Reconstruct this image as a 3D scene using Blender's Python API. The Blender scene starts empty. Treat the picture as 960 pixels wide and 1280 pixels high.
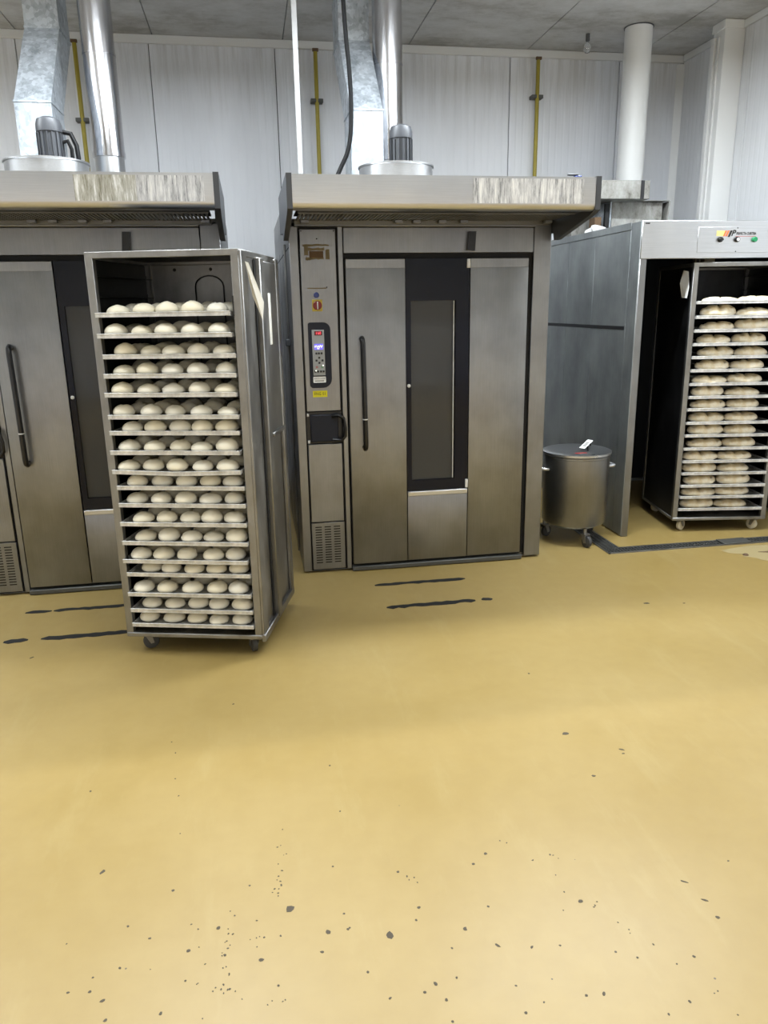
import bpy, bmesh, math, random
from mathutils import Vector, Matrix
random.seed(7)
scn = bpy.context.scene
COL = scn.collection
PI = math.pi

# ------------------------------------------------------------------ camera
PITCH, YAW, ROLL = .2661, .1677, -.0173
FW = Vector((math.sin(YAW)*math.cos(PITCH), math.cos(YAW)*math.cos(PITCH), -math.sin(PITCH)))
r0 = Vector((math.cos(YAW), -math.sin(YAW), 0)); u0 = r0.cross(FW)
RR = math.cos(ROLL)*r0 + math.sin(ROLL)*u0
UU = -math.sin(ROLL)*r0 + math.cos(ROLL)*u0
cd = bpy.data.cameras.new('camera')
cam = bpy.data.objects.new('camera', cd); COL.objects.link(cam)
cd.sensor_fit = 'VERTICAL'; cd.sensor_height = 36.0; cd.lens = 945.11/1280*36
cd.clip_start = .02
m = Matrix((RR, UU, -FW)).transposed().to_4x4(); m.translation = (0, 0, 1.55)
cam.matrix_world = m
scn.camera = cam

# ------------------------------------------------------------------ world, lights, exposure
vs = scn.view_settings
vs.view_transform = 'Standard'; vs.look = 'None'; vs.gamma = 1; vs.use_curve_mapping = False
vs.exposure = 0.12
scn.cycles.use_denoising = True
scn.cycles.max_bounces = 8
scn.cycles.caustics_reflective = False
scn.cycles.caustics_refractive = False
w = bpy.data.worlds.new('world'); scn.world = w; w.use_nodes = True
w.node_tree.nodes['Background'].inputs[0].default_value = (.75, .8, .9, 1)
w.node_tree.nodes['Background'].inputs[1].default_value = .08

def area(name, loc, sx, sy, power, col=(1, 1, 1), rot=(0, 0, 0)):
    d = bpy.data.lights.new(name, 'AREA'); d.shape = 'RECTANGLE'; d.size = sx; d.size_y = sy
    d.energy = power; d.color = col
    o = bpy.data.objects.new(name, d); COL.objects.link(o); o.location = loc; o.rotation_euler = rot
    return o
CW = (.87, .94, 1.0)
for yy, e in ((.2, 6), (2.4, 20), (4.0, 74)):
    for xx in (-2.7, -.35, 1.75, 2.75):
        if xx > 2.5: e *= .5
        area('tube_light', (xx, yy, 3.36), 1.25, .16, e, CW)
        area('tube_light', (xx, yy, 3.38), 1.25, .16, e*.42, CW, (PI, 0, 0))      # the tube's upward half
# unseen lamp added behind the camera; the added lintel limits it to near floor
area('added_floor_light', (.4, -3.0, 3.2), 7.6, .06, 470, (.95, .96, 1))

# ------------------------------------------------------------------ helpers
def lin(c):
    f = lambda v: (v/255/12.92) if v/255 <= .04045 else ((v/255+.055)/1.055)**2.4
    return (f(c[0]), f(c[1]), f(c[2]), 1)

def new_mat(name):
    mt = bpy.data.materials.new(name); mt.use_nodes = True
    nt = mt.node_tree; b = nt.nodes['Principled BSDF']
    return mt, nt, b

def plain(name, c, rough=.5, metal=0., emit=None, es=1.0, spec=.5):
    mt, nt, b = new_mat(name)
    b.inputs['Base Color'].default_value = lin(c); b.inputs['Roughness'].default_value = rough
    b.inputs['Metallic'].default_value = metal; b.inputs['Specular IOR Level'].default_value = spec
    if emit:
        b.inputs['Emission Color'].default_value = lin(emit); b.inputs['Emission Strength'].default_value = es
    return mt

def noise(nt, scale, detail=3, mapping=None, rough=.55, coord='Object'):
    tc = nt.nodes.new('ShaderNodeTexCoord'); mp = nt.nodes.new('ShaderNodeMapping')
    mp.inputs['Scale'].default_value = mapping or (1, 1, 1)
    nt.links.new(tc.outputs[coord], mp.inputs[0])
    n = nt.nodes.new('ShaderNodeTexNoise'); n.inputs['Scale'].default_value = scale
    n.inputs['Detail'].default_value = detail; n.inputs['Roughness'].default_value = rough
    nt.links.new(mp.outputs[0], n.inputs['Vector'])
    return n.outputs['Fac']

def ramp(nt, src, stops):
    r = nt.nodes.new('ShaderNodeValToRGB'); e = r.color_ramp.elements
    while len(e) < len(stops): e.new(.5)
    for el, (p, c) in zip(e, stops):
        el.position = p; el.color = c if len(c) == 4 else lin(c)
    nt.links.new(src, r.inputs[0]); return r.outputs[0]

def mix(nt, fac, a, b, mode='MIX'):
    n = nt.nodes.new('ShaderNodeMix'); n.data_type = 'RGBA'; n.blend_type = mode
    for s, v in ((0, fac), (6, a), (7, b)):
        if hasattr(v, 'node'): nt.links.new(v, n.inputs[s])
        else: n.inputs[s].default_value = v
    return n.outputs[2]

def rng(nt, src, a, b, c, d):
    n = nt.nodes.new('ShaderNodeMapRange')
    for i, v in enumerate((a, b, c, d)): n.inputs[i+1].default_value = v
    nt.links.new(src, n.inputs[0]); return n.outputs[0]

def bump(nt, b, src, strength, dist=.002):
    n = nt.nodes.new('ShaderNodeBump'); n.inputs['Strength'].default_value = strength; n.inputs['Distance'].default_value = dist
    nt.links.new(src, n.inputs['Height']); nt.links.new(n.outputs[0], b.inputs['Normal'])

def steel(name, c1, c2, r1=.3, r2=.45, grain=(60, 60, 1), smudge=2.5, metal=1.0, gb=.015):
    mt, nt, b = new_mat(name)
    b.inputs['Metallic'].default_value = metal
    s = noise(nt, smudge, 5, (1, 1, .8)); g = noise(nt, 6, 2, grain)
    col = ramp(nt, s, ((.3, c1), (.7, c2)))
    gc = ramp(nt, g, ((.3, (243, 243, 243)), (.7, (255, 255, 255))))
    nt.links.new(mix(nt, 1.0, col, gc, 'MULTIPLY'), b.inputs['Base Color'])
    nt.links.new(rng(nt, s, .3, .7, r1, r2), b.inputs['Roughness'])
    bump(nt, b, g, gb, .001)
    return mt

M = {}
M['steel'] = steel('brushed_steel', (128, 128, 129), (150, 151, 151), .30, .42, smudge=4)
M['steel_h'] = steel('brushed_steel_wide', (190, 191, 193), (204, 205, 206), .26, .36, (1, 60, 60), 2)
M['steel_dark'] = steel('greasy_steel', (122, 127, 128), (170, 175, 175), .32, .5, (26, 26, .7), 3, .65)
M['steel_rack'] = steel('rack_steel', (134, 133, 131), (164, 163, 160), .38, .55, (8, 8, 2), 7)
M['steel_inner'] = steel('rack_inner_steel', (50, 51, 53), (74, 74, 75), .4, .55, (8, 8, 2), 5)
M['alu'] = steel('tray_aluminium', (186, 187, 187), (240, 240, 238), .35, .6, (14, 14, 14), 22, .3)
M['grate'] = plain('grate_iron', (84, 84, 80), .5, .4)
M['chrome'] = steel('flue_steel', (196, 196, 200), (222, 222, 226), .13, .24, (30, 30, 1), 3, 1, .03)
M['backing'] = plain('reflection_backing', (150, 149, 145), .4)
M['filter'] = plain('filter_metal', (120, 118, 112), .4, .8)
M['charcoal'] = plain('charcoal_plastic', (66, 68, 72), .45)
M['black'] = plain('black_plastic', (14, 14, 15), .32)
M['gap'] = plain('black_gap', (8, 8, 9), .7)
M['rubber'] = plain('grey_rubber', (66, 66, 66), .65)
M['white_wheel'] = plain('cream_nylon', (214, 206, 184), .5)
M['white_paint'] = plain('white_paint', (226, 226, 224), .42)
M['paper'] = plain('paper', (240, 240, 236), .8)
M['green'] = plain('green_button', (20, 130, 80), .35)
M['navy'] = plain('panel_navy', (24, 27, 38), .5, spec=.3)
M['pad'] = plain('keypad_grey', (150, 152, 152), .45)
M['blue'] = plain('blue_plastic', (46, 62, 128), .4)
M['red'] = plain('red_plastic', (128, 26, 24), .35)
M['red_print'] = plain('red_print', (170, 60, 55), .5)
M['green_print'] = plain('green_print', (50, 140, 70), .5)
M['yellow_label'] = plain('yellow_label', (214, 204, 20), .5)
M['yellow_plate'] = plain('yellow_plate', (196, 176, 70), .45)
M['ink'] = plain('ink', (34, 30, 24), .6)
M['glue'] = plain('old_glue', (120, 108, 80), .8)
M['led_back'] = plain('led_window', (60, 4, 8), .3, 0, (90, 0, 8), .35)
M['led'] = plain('led_digit', (255, 90, 100), .4, 0, (255, 70, 90), 1.6)
M['lcd'] = plain('lcd_back', (110, 100, 220), .4, 0, (105, 95, 230), .8)
M['lcd_ink'] = plain('lcd_characters', (225, 225, 255), .4, 0, (225, 225, 255), 1.2)
M['lamp_dot'] = plain('indicator_light', (255, 255, 240), .4, 0, (250, 255, 235), 3)
M['orange'] = plain('logo_orange', (214, 110, 60), .5)
M['sand'] = plain('logo_sand', (226, 200, 120), .5)
M['cable'] = plain('cable_black', (13, 13, 14), .6, spec=.2)
M['brown'] = plain('brown_grime', (96, 74, 52), .8)
M['conduit'] = plain('conduit_grey', (172, 172, 172), .5)
M['cloth'] = plain('white_cloth', (205, 205, 203), .9)
M['dark_line'] = plain('dark_seam', (26, 26, 28), .7)

def mk_galv():
    mt, nt, b = new_mat('galvanised_sheet'); b.inputs['Metallic'].default_value = .2
    tc = nt.nodes.new('ShaderNodeTexCoord'); v = nt.nodes.new('ShaderNodeTexVoronoi'); v.inputs['Scale'].default_value = 42
    nt.links.new(tc.outputs['Object'], v.inputs['Vector'])
    sep = nt.nodes.new('ShaderNodeSeparateColor'); nt.links.new(v.outputs['Color'], sep.inputs[0])
    sp = ramp(nt, sep.outputs[0], ((0, (166, 174, 182)), (1, (206, 213, 220))))
    d = noise(nt, 7, 6, (1, 1, .4), .7)
    st = ramp(nt, d, ((.5, (255, 255, 255)), (.66, (190, 192, 194))))
    nt.links.new(mix(nt, 1, sp, st, 'MULTIPLY'), b.inputs['Base Color'])
    nt.links.new(rng(nt, sep.outputs[1], 0, 1, .32, .5), b.inputs['Roughness'])
    return mt
M['galv'] = mk_galv()

def mk_oldsheet():
    mt, nt, b = new_mat('stained_sheet'); b.inputs['Metallic'].default_value = .5
    d = noise(nt, 9, 7, (1, 1, .6), .75)
    nt.links.new(ramp(nt, d, ((.32, (70, 66, 58)), (.46, (138, 136, 130)), (.7, (176, 176, 172)))), b.inputs['Base Color'])
    b.inputs['Roughness'].default_value = .55
    return mt
M['oldsheet'] = mk_oldsheet()

def mk_panel(name, c, axis, stain=.0):
    mt, nt, b = new_mat(name)
    d = noise(nt, 2.2, 5, (1.6, 1.6, .35))
    base = ramp(nt, d, ((.35, tuple(v-9 for v in c)), (.65, c)))
    if stain:
        # grime washed down from the ceiling joint
        tc = nt.nodes.new('ShaderNodeTexCoord'); sx = nt.nodes.new('ShaderNodeSeparateXYZ'); nt.links.new(tc.outputs['Object'], sx.inputs[0])
        hgt = rng(nt, sx.outputs[2], 2.9, 3.58, 0, 1)
        st = noise(nt, 4, 4, (5, 5, .3), .7)
        mm = nt.nodes.new('ShaderNodeMath'); mm.operation = 'MULTIPLY'; nt.links.new(hgt, mm.inputs[0])
        nt.links.new(rng(nt, st, .45, .75, 0, stain), mm.inputs[1])
        base = mix(nt, mm.outputs[0], base, lin((140, 134, 124)))
    nt.links.new(base, b.inputs['Base Color']); b.inputs['Roughness'].default_value = .42
    wv = nt.nodes.new('ShaderNodeTexWave'); wv.bands_direction = axis; wv.inputs['Scale'].default_value = 5.2
    tc = nt.nodes.new('ShaderNodeTexCoord'); nt.links.new(tc.outputs['Object'], wv.inputs['Vector'])
    bump(nt, b, ramp(nt, wv.outputs['Fac'], ((.0, (0, 0, 0)), (.25, (255, 255, 255)))), .35, .003)
    return mt
M['panel_x'] = mk_panel('white_panel_back', (232, 234, 238), 'X', .5)
M['panel_y'] = mk_panel('white_panel_side', (230, 231, 233), 'Y', .3)

def mk_ceiling():
    mt, nt, b = new_mat('grimy_ceiling_panel')
    d = noise(nt, 1.6, 9, (1, 1.6, 1), .74)
    nt.links.new(ramp(nt, d, ((.36, (160, 157, 150)), (.5, (196, 195, 192)), (.66, (214, 214, 213)))), b.inputs['Base Color'])
    b.inputs['Roughness'].default_value = .6
    return mt
M['ceiling'] = mk_ceiling()

def mk_floor():
    mt, nt, b = new_mat('yellow_epoxy_floor')
    big = noise(nt, .9, 5, (1, 1, 1), .6); fine = noise(nt, 14, 4)
    c = ramp(nt, big, ((.3, (150, 127, 73)), (.7, (161, 139, 87))))
    c = mix(nt, .5, c, ramp(nt, fine, ((.35, (245, 243, 238)), (.65, (255, 255, 255)))), 'MULTIPLY')
    # scuffed, paler streaks
    sc = noise(nt, 3, 6, (2.2, .5, 1), .7)
    c = mix(nt, rng(nt, sc, .55, .8, 0, .35), c, lin((173, 156, 108)))
    # pepper of tiny chips, denser towards the hall
    tc = nt.nodes.new('ShaderNodeTexCoord'); v = nt.nodes.new('ShaderNodeTexVoronoi'); v.inputs['Scale'].default_value = 13
    v.inputs['Randomness'].default_value = 1
    nt.links.new(tc.outputs['Object'], v.inputs['Vector'])
    sep = nt.nodes.new('ShaderNodeSeparateColor'); nt.links.new(v.outputs['Color'], sep.inputs[0])
    pres = rng(nt, sep.outputs[0], .80, .805, 0, 1)
    siz = nt.nodes.new('ShaderNodeMath'); siz.operation = 'LESS_THAN'; nt.links.new(v.outputs['Distance'], siz.inputs[0])
    nt.links.new(rng(nt, sep.outputs[1], 0, 1, .018, .05), siz.inputs[1])
    sx = nt.nodes.new('ShaderNodeSeparateXYZ'); nt.links.new(tc.outputs['Object'], sx.inputs[0])
    near = rng(nt, sx.outputs[1], 1.5, 2.6, 1, 0)
    m1 = nt.nodes.new('ShaderNodeMath'); m1.operation = 'MULTIPLY'; nt.links.new(pres, m1.inputs[0]); nt.links.new(siz.outputs[0], m1.inputs[1])
    m2 = nt.nodes.new('ShaderNodeMath'); m2.operation = 'MULTIPLY'; nt.links.new(m1.outputs[0], m2.inputs[0]); nt.links.new(near, m2.inputs[1])
    c = mix(nt, m2.outputs[0], c, lin((88, 78, 58)))
    nt.links.new(c, b.inputs['Base Color'])
    nt.links.new(rng(nt, big, .3, .7, .34, .46), b.inputs['Roughness'])
    bump(nt, b, noise(nt, 40, 2), .05, .002)
    return mt
M['floor'] = mk_floor()

def mk_dough(name, c1, c2, flour=0):
    mt, nt, b = new_mat(name)
    oi = nt.nodes.new('ShaderNodeObjectInfo')
    c = ramp(nt, oi.outputs['Random'], ((0, c1), (1, c2)))
    if flour:
        c = mix(nt, rng(nt, noise(nt, 22, 5), .42, .62, 0, flour), c, lin((238, 232, 216)))
    nt.links.new(c, b.inputs['Base Color']); b.inputs['Roughness'].default_value = .55
    bump(nt, b, noise(nt, 60, 3), .12, .002)
    return mt
M['dough'] = mk_dough('raw_dough', (250, 241, 214), (254, 249, 232))
M['loaf'] = mk_dough('floured_dough', (212, 192, 150), (224, 206, 168), .65)

def mk_film(name, c1, c2):
    mt, nt, b = new_mat(name)
    s = noise(nt, 9, 5, (6, 1, .5), .8)
    nt.links.new(ramp(nt, s, ((.40, c1), (.52, c2), (.62, (236, 236, 234)))), b.inputs['Base Color'])
    nt.links.new(rng(nt, s, .4, .6, .25, .6), b.inputs['Roughness'])
    nt.links.new(rng(nt, s, .42, .56, .25, 0), b.inputs['Metallic'])
    return mt
M['film'] = mk_film('peeling_film', (158, 159, 161), (206, 206, 207))
M['film_olive'] = mk_film('peeling_film_dull', (150, 147, 132), (184, 183, 174))

def mk_glass():
    mt, nt, b = new_mat('tinted_oven_glass')
    b.inputs['Base Color'].default_value = lin((40, 42, 44)); b.inputs['Roughness'].default_value = .06
    b.inputs['Alpha'].default_value = .42
    return mt
M['glass'] = mk_glass()
M['black_glass'] = plain('black_glass', (13, 16, 28), .12, spec=.22)
M['clear'] = plain('clear_glass', (235, 238, 240), .05)
M['clear'].node_tree.nodes['Principled BSDF'].inputs['Transmission Weight'].default_value = .8
M['concrete'] = plain('worn_concrete', (156, 140, 98), .75)
M['chip'] = plain('bare_chip', (74, 66, 52), .8)
M['yellow_pipe'] = plain('yellow_gas_paint', (160, 144, 42), .45)

class MB:
    def __init__(s): s.bm = bmesh.new()
    def box(s, x0, x1, y0, y1, z0, z1, bev=0, seg=1):
        r = bmesh.ops.create_cube(s.bm, size=1)
        vs = r['verts']
        for v in vs:
            v.co = Vector(((x0+x1)/2+v.co.x*(x1-x0), (y0+y1)/2+v.co.y*(y1-y0), (z0+z1)/2+v.co.z*(z1-z0)))
        if bev:
            es = {e for v in vs for e in v.link_edges}
            bmesh.ops.bevel(s.bm, geom=list(es), offset=bev, segments=seg, affect='EDGES', profile=.5)
        return s
    def poly(s, pts, vec):
        """prism: polygon pts extruded by vec"""
        vec = Vector(vec); a = [s.bm.verts.new(p) for p in pts]; b = [s.bm.verts.new(Vector(p)+vec) for p in pts]
        n = len(pts); s.bm.faces.new(a); s.bm.faces.new(b[::-1])
        for i in range(n): s.bm.faces.new((a[(i+1) % n], a[i], b[i], b[(i+1) % n]))
        return s
    def loft(s, rings, cap=True):
        rs = [[s.bm.verts.new(p) for p in r] for r in rings]; n = len(rs[0])
        for a, b in zip(rs, rs[1:]):
            for i in range(n): s.bm.faces.new((a[i], a[(i+1) % n], b[(i+1) % n], b[i]))
        if cap: s.bm.faces.new(rs[0][::-1]); s.bm.faces.new(rs[-1])
        return s
    def lathe(s, prof, n=32, c=(0, 0, 0), axis='Z', cap=True):
        rings = []
        for r, z in prof:
            ring = []
            for i in range(n):
                a = 2*PI*i/n; p = (r*math.cos(a), r*math.sin(a), z)
                if axis == 'X': p = (p[2], p[0], p[1])
                if axis == 'Y': p = (p[0], p[2], -p[1])
                ring.append(Vector(p)+Vector(c))
            rings.append(ring)
        return s.loft(rings, cap)
    def cyl(s, c, r, h, n=20, axis='Z'): return s.lathe(((r, 0), (r, h)), n, c, axis)
    def tube(s, pts, r, n=10):
        pts = [Vector(p) for p in pts]; rings = []
        up = None
        for i, p in enumerate(pts):
            t = (pts[min(i+1, len(pts)-1)]-pts[max(i-1, 0)]).normalized()
            if up is None: up = t.orthogonal().normalized()
            up = (up - t*up.dot(t)).normalized(); q = t.cross(up)
            rings.append([p + r*(math.cos(2*PI*k/n)*up + math.sin(2*PI*k/n)*q) for k in range(n)])
        return s.loft(rings)
    def build(s, name, mat, parent=None, smooth=True, ang=40):
        bmesh.ops.recalc_face_normals(s.bm, faces=s.bm.faces[:])
        me = bpy.data.meshes.new(name); s.bm.to_mesh(me); s.bm.free()
        me.materials.append(M[mat] if isinstance(mat, str) else mat)
        if smooth:
            me.shade_smooth(); me.set_sharp_from_angle(angle=math.radians(ang))
        return link(name, me, parent)

def link(name, me, parent=None, loc=None, rot=None):
    o = bpy.data.objects.new(name, me); COL.objects.link(o)
    if parent: o.parent = parent
    if loc: o.location = loc
    if rot: o.rotation_euler = rot
    return o

def empty(name, loc, rz=0):
    o = bpy.data.objects.new(name, None); COL.objects.link(o); o.location = loc; o.rotation_euler = (0, 0, rz)
    o.empty_display_size = .1
    return o

def tag(o, label=None, cat=None, group=None, kind=None):
    if label: o['label'] = label
    if cat: o['category'] = cat
    if group: o['group'] = group
    if kind: o['kind'] = kind
    return o

KIDS = {}
def copy_tree(o, parent=None):
    c = o.copy(); COL.objects.link(c)
    if parent: c.parent = parent
    for ch in [x for x in bpy.data.objects if x.parent == o]: copy_tree(ch, c)
    return c

def text(name, body, size, mat, parent, loc, rot=(PI/2, 0, 0), sx=1.0, align='CENTER', shear=0, space=1.0, bold=0):
    cu = bpy.data.curves.new(name, 'FONT'); cu.body = body; cu.size = size; cu.align_x = align; cu.align_y = 'CENTER'
    cu.extrude = .0002; cu.shear = shear; cu.offset = bold; cu.space_character = space; cu.resolution_u = 3
    t = bpy.data.objects.new(name, cu); COL.objects.link(t)
    me = bpy.data.meshes.new_from_object(t.evaluated_get(bpy.context.evaluated_depsgraph_get()))
    bpy.data.objects.remove(t)
    me.materials.clear(); me.materials.append(M[mat])
    o = link(name, me, parent, loc, rot); o.scale = (sx, 1, 1)
    return o

ORD = ['first', 'second', 'third', 'fourth', 'fifth', 'sixth', 'seventh', 'eighth', 'ninth', 'tenth', 'eleventh', 'twelfth',
       'thirteenth', 'fourteenth', 'fifteenth', 'sixteenth', 'seventeenth', 'eighteenth']

# ------------------------------------------------------------------ setting
ZC, YW, XR, XL = 3.595, 6.8, 3.857, -4.2
floor = MB().box(XL, 5.0, -6.2, YW+.1, -.1, 0).build('floor', 'floor', None, False); tag(floor, kind='structure')
wall_back = MB().box(XL, XR+.1, YW+.02, YW+.1, 0, ZC+.05).build('wall_back', 'dark_line'); tag(wall_back, kind='structure')
seams = [-4.2, -3.58, -2.6, -1.606, -.635, .334, 1.31, 2.288, 3.266, XR]
for a, b in zip(seams, seams[1:]):
    MB().box(a+.003, b-.003, YW, YW+.03, 0, ZC, .002).build('panel', 'panel_x', wall_back)
wall_right = MB().box(XR+.02, XR+.1, -.7, YW, 0, ZC+.05).build('wall_right', 'dark_line'); tag(wall_right, kind='structure')
ys = [YW, 5.83, 4.85, 3.87, 2.9, 1.92, .95, -.02, -.7]
for a, b in zip(ys, ys[1:]):
    MB().box(XR, XR+.03, b+.003, a-.003, 0, ZC, .002).build('panel', 'panel_y', wall_right)
wall_left = MB().box(XL-.1, XL, -6.2, YW, 0, ZC).build('wall_left', 'panel_y'); tag(wall_left, kind='structure')
# lintel added unseen to cut a shadow edge across the floor; hall walls beyond
wall_shadow_lintel = MB().box(XL, 5, -.86, -.76, 1.957, ZC).build('wall_shadow_lintel', 'panel_x'); tag(wall_shadow_lintel, kind='structure')
wall_hall = MB().box(XL, 5, -6.3, -6.2, 0, ZC).build('wall_rear', 'panel_x'); tag(wall_hall, kind='structure')
wall_hr = MB().box(5, 5.1, -6.2, -.7, 0, ZC).build('wall_side', 'panel_y'); tag(wall_hr, kind='structure')
ceiling = MB().box(XL, 5.0, -6.2, YW+.1, ZC+.025, ZC+.1).build('ceiling', 'dark_line'); tag(ceiling, kind='structure')
cs = [-4.2, -3.5, -2.55, -1.59, -.60, .40, 1.42, 2.434, 3.42, XR]
for a, b in zip(cs, cs[1:]):
    MB().box(a+.003, b-.003, -.8, YW, ZC, ZC+.03, .002).build('panel', 'ceiling', ceiling)
MB().box(XL, 5, -6.2, -.8, ZC, ZC+.03).build('panel', 'ceiling', ceiling)
t1 = MB().box(XL, XR, YW-.022, YW-.0005, ZC-.062, ZC-.001, .004).build('trim_1', 'white_paint'); tag(t1, kind='structure')
t2 = MB().box(XR-.02, XR-.0005, -.6, YW-.03, ZC-.055, ZC-.001, .004).build('trim_2', 'white_paint'); tag(t2, kind='structure')
t3 = MB().poly(((XR-.001, YW-.03, 0), (XR-.06, YW-.001, 0), (XR-.001, YW-.001, 0)), (0, 0, ZC-.07)).build('trim_3', 'white_paint'); tag(t3, kind='structure')
# square white column against the right wall
colm = MB().box(3.685, XR-.003, 5.93, 6.08, 0, ZC-.001, .006, 2).build('column', 'white_paint'); tag(colm, 'white square column running up against the ribbed side wall', 'column', kind='structure')
MB().box(3.675, XR-.022, 5.92, 6.09, ZC-.062, ZC-.002, .003).build('cap', 'white_paint', colm)
MB().box(3.664, 3.686, 6.03, 6.075, 0, ZC-.1, .003).build('edge_trim', 'white_paint', colm)
MB().box(3.672, 3.686, 5.985, 5.999, 0, ZC-.1, .003).build('edge_trim', 'white_paint', colm)

# floor wear: bare chips, worn black strips, the patch by the drain
CHIPS = [(0.014, 1.693, 0.0182, 1.2, 0.4), (0.105, 1.597, 0.0118, 1, 0), (0.259, 1.557, 0.0146, 1.2, 2.2), (0.453, 1.54, 0.0097, 1, 0), (0.783, 1.571, 0.0099, 1.2, 0), (-0.173, 1.663, 0.009, 1, 0), (-0.302, 1.821, 0.0064, 1, 0), (-0.508, 1.933, 0.0084, 1.8, 0.8), (0.588, 1.796, 0.0071, 1.2, 0.5), (0.541, 1.762, 0.0064, 1, 0), (0.323, 1.772, 0.0063, 1, 0), (0.534, 1.601, 0.0061, 1, 0), (0.085, 1.537, 0.0058, 1.5, 0), (-0.245, 1.603, 0.0068, 1.2, 0.5), (-0.066, 1.542, 0.0087, 1.2, 0), (0.188, 1.458, 0.0057, 1, 0), (0.519, 1.474, 0.0047, 2.6, 2.2), (0.601, 1.453, 0.0058, 1.4, 0.6), (0.843, 1.375, 0.0059, 1, 0), (0.98, 1.352, 0.0066, 1, 0), (1.108, 1.514, 0.0051, 3, 2.6), (1.092, 1.585, 0.0052, 3.4, 2.6), (1.108, 1.452, 0.007, 1.4, 2.5), (0.676, 1.3, 0.0056, 1, 0), (0.718, 1.297, 0.0051, 1.7, 1.2), (0.341, 1.395, 0.0078, 1.3, 2.2), (0.355, 1.349, 0.0055, 1, 0), (0.31, 1.378, 0.0055, 1.3, 0), (-0.432, 1.495, 0.0058, 1.6, 0.6), (-0.466, 1.526, 0.0059, 1, 0), (-0.516, 1.533, 0.0053, 1, 0), (-0.294, 1.436, 0.0062, 1, 0), (-0.416, 1.442, 0.0068, 1, 0), (1.059, 2.088, 0.0085, 1.2, 0), (1.225, 2.216, 0.0063, 3, 2.5), (1.071, 2.354, 0.0128, 1.6, 0), (-0.617, 2.335, 0.0068, 1, 0), (0.185, 2.324, 0.0056, 1, 0), (0.192, 2.07, 0.0051, 1, 0), (0.523, 1.283, 0.0055, 1, 0), (0.355, 1.293, 0.0046, 1, 0), (0.157, 1.595, 0.0059, 1, 0), (0.353, 1.633, 0.0069, 1.2, 0), (-0.345, 1.662, 0.0052, 1, 0), (-0.406, 1.713, 0.0053, 1, 0), (-0.154, 1.573, 0.0064, 1, 0), (0.901, 1.241, 0.0058, 1, 0), (1.259, 1.635, 0.0051, 1, 0), (0.837, 1.22, 0.0045, 1, 0), (0.525, 1.355, 0.0045, 1, 0), (-0.093, 1.799, 0.0047, 1, 0), (1.105, 2.834, 0.0081, 1, 0), (1.994, 3.465, 0.017, 1.8, 0), (2.187, 3.423, 0.0092, 1.5, 0), (1.219, 2.192, 0.0058, 1.4, 0), (0.336, 1.592, 0.0051, 1, 0), (0.162, 1.599, 0.0047, 1, 0), (-0.015, 1.607, 0.005, 1, 0), (-0.057, 1.61, 0.0044, 1, 0), (-0.406, 1.582, 0.0051, 1, 0), (-0.245, 1.515, 0.0049, 1, 0), (-0.466, 1.566, 0.0051, 1, 0), (-0.026, 1.46, 0.0048, 1, 0), (0.672, 1.445, 0.0044, 1, 0), (0.394, 1.402, 0.0045, 1, 0), (0.799, 1.401, 0.0044, 1, 0), (0.573, 1.301, 0.0042, 1, 0), (0.228, 1.377, 0.0044, 1.4, 0.4), (0.153, 1.649, 0.0048, 1, 0), (0.405, 1.488, 0.0046, 1, 0), (0.143, 1.829, 0.0048, 1, 0), (-0.155, 2.827, 0.006, 1.5, 0.8), (-1.087, 3.451, 0.0078, 2.5, 0.9)]
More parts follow.
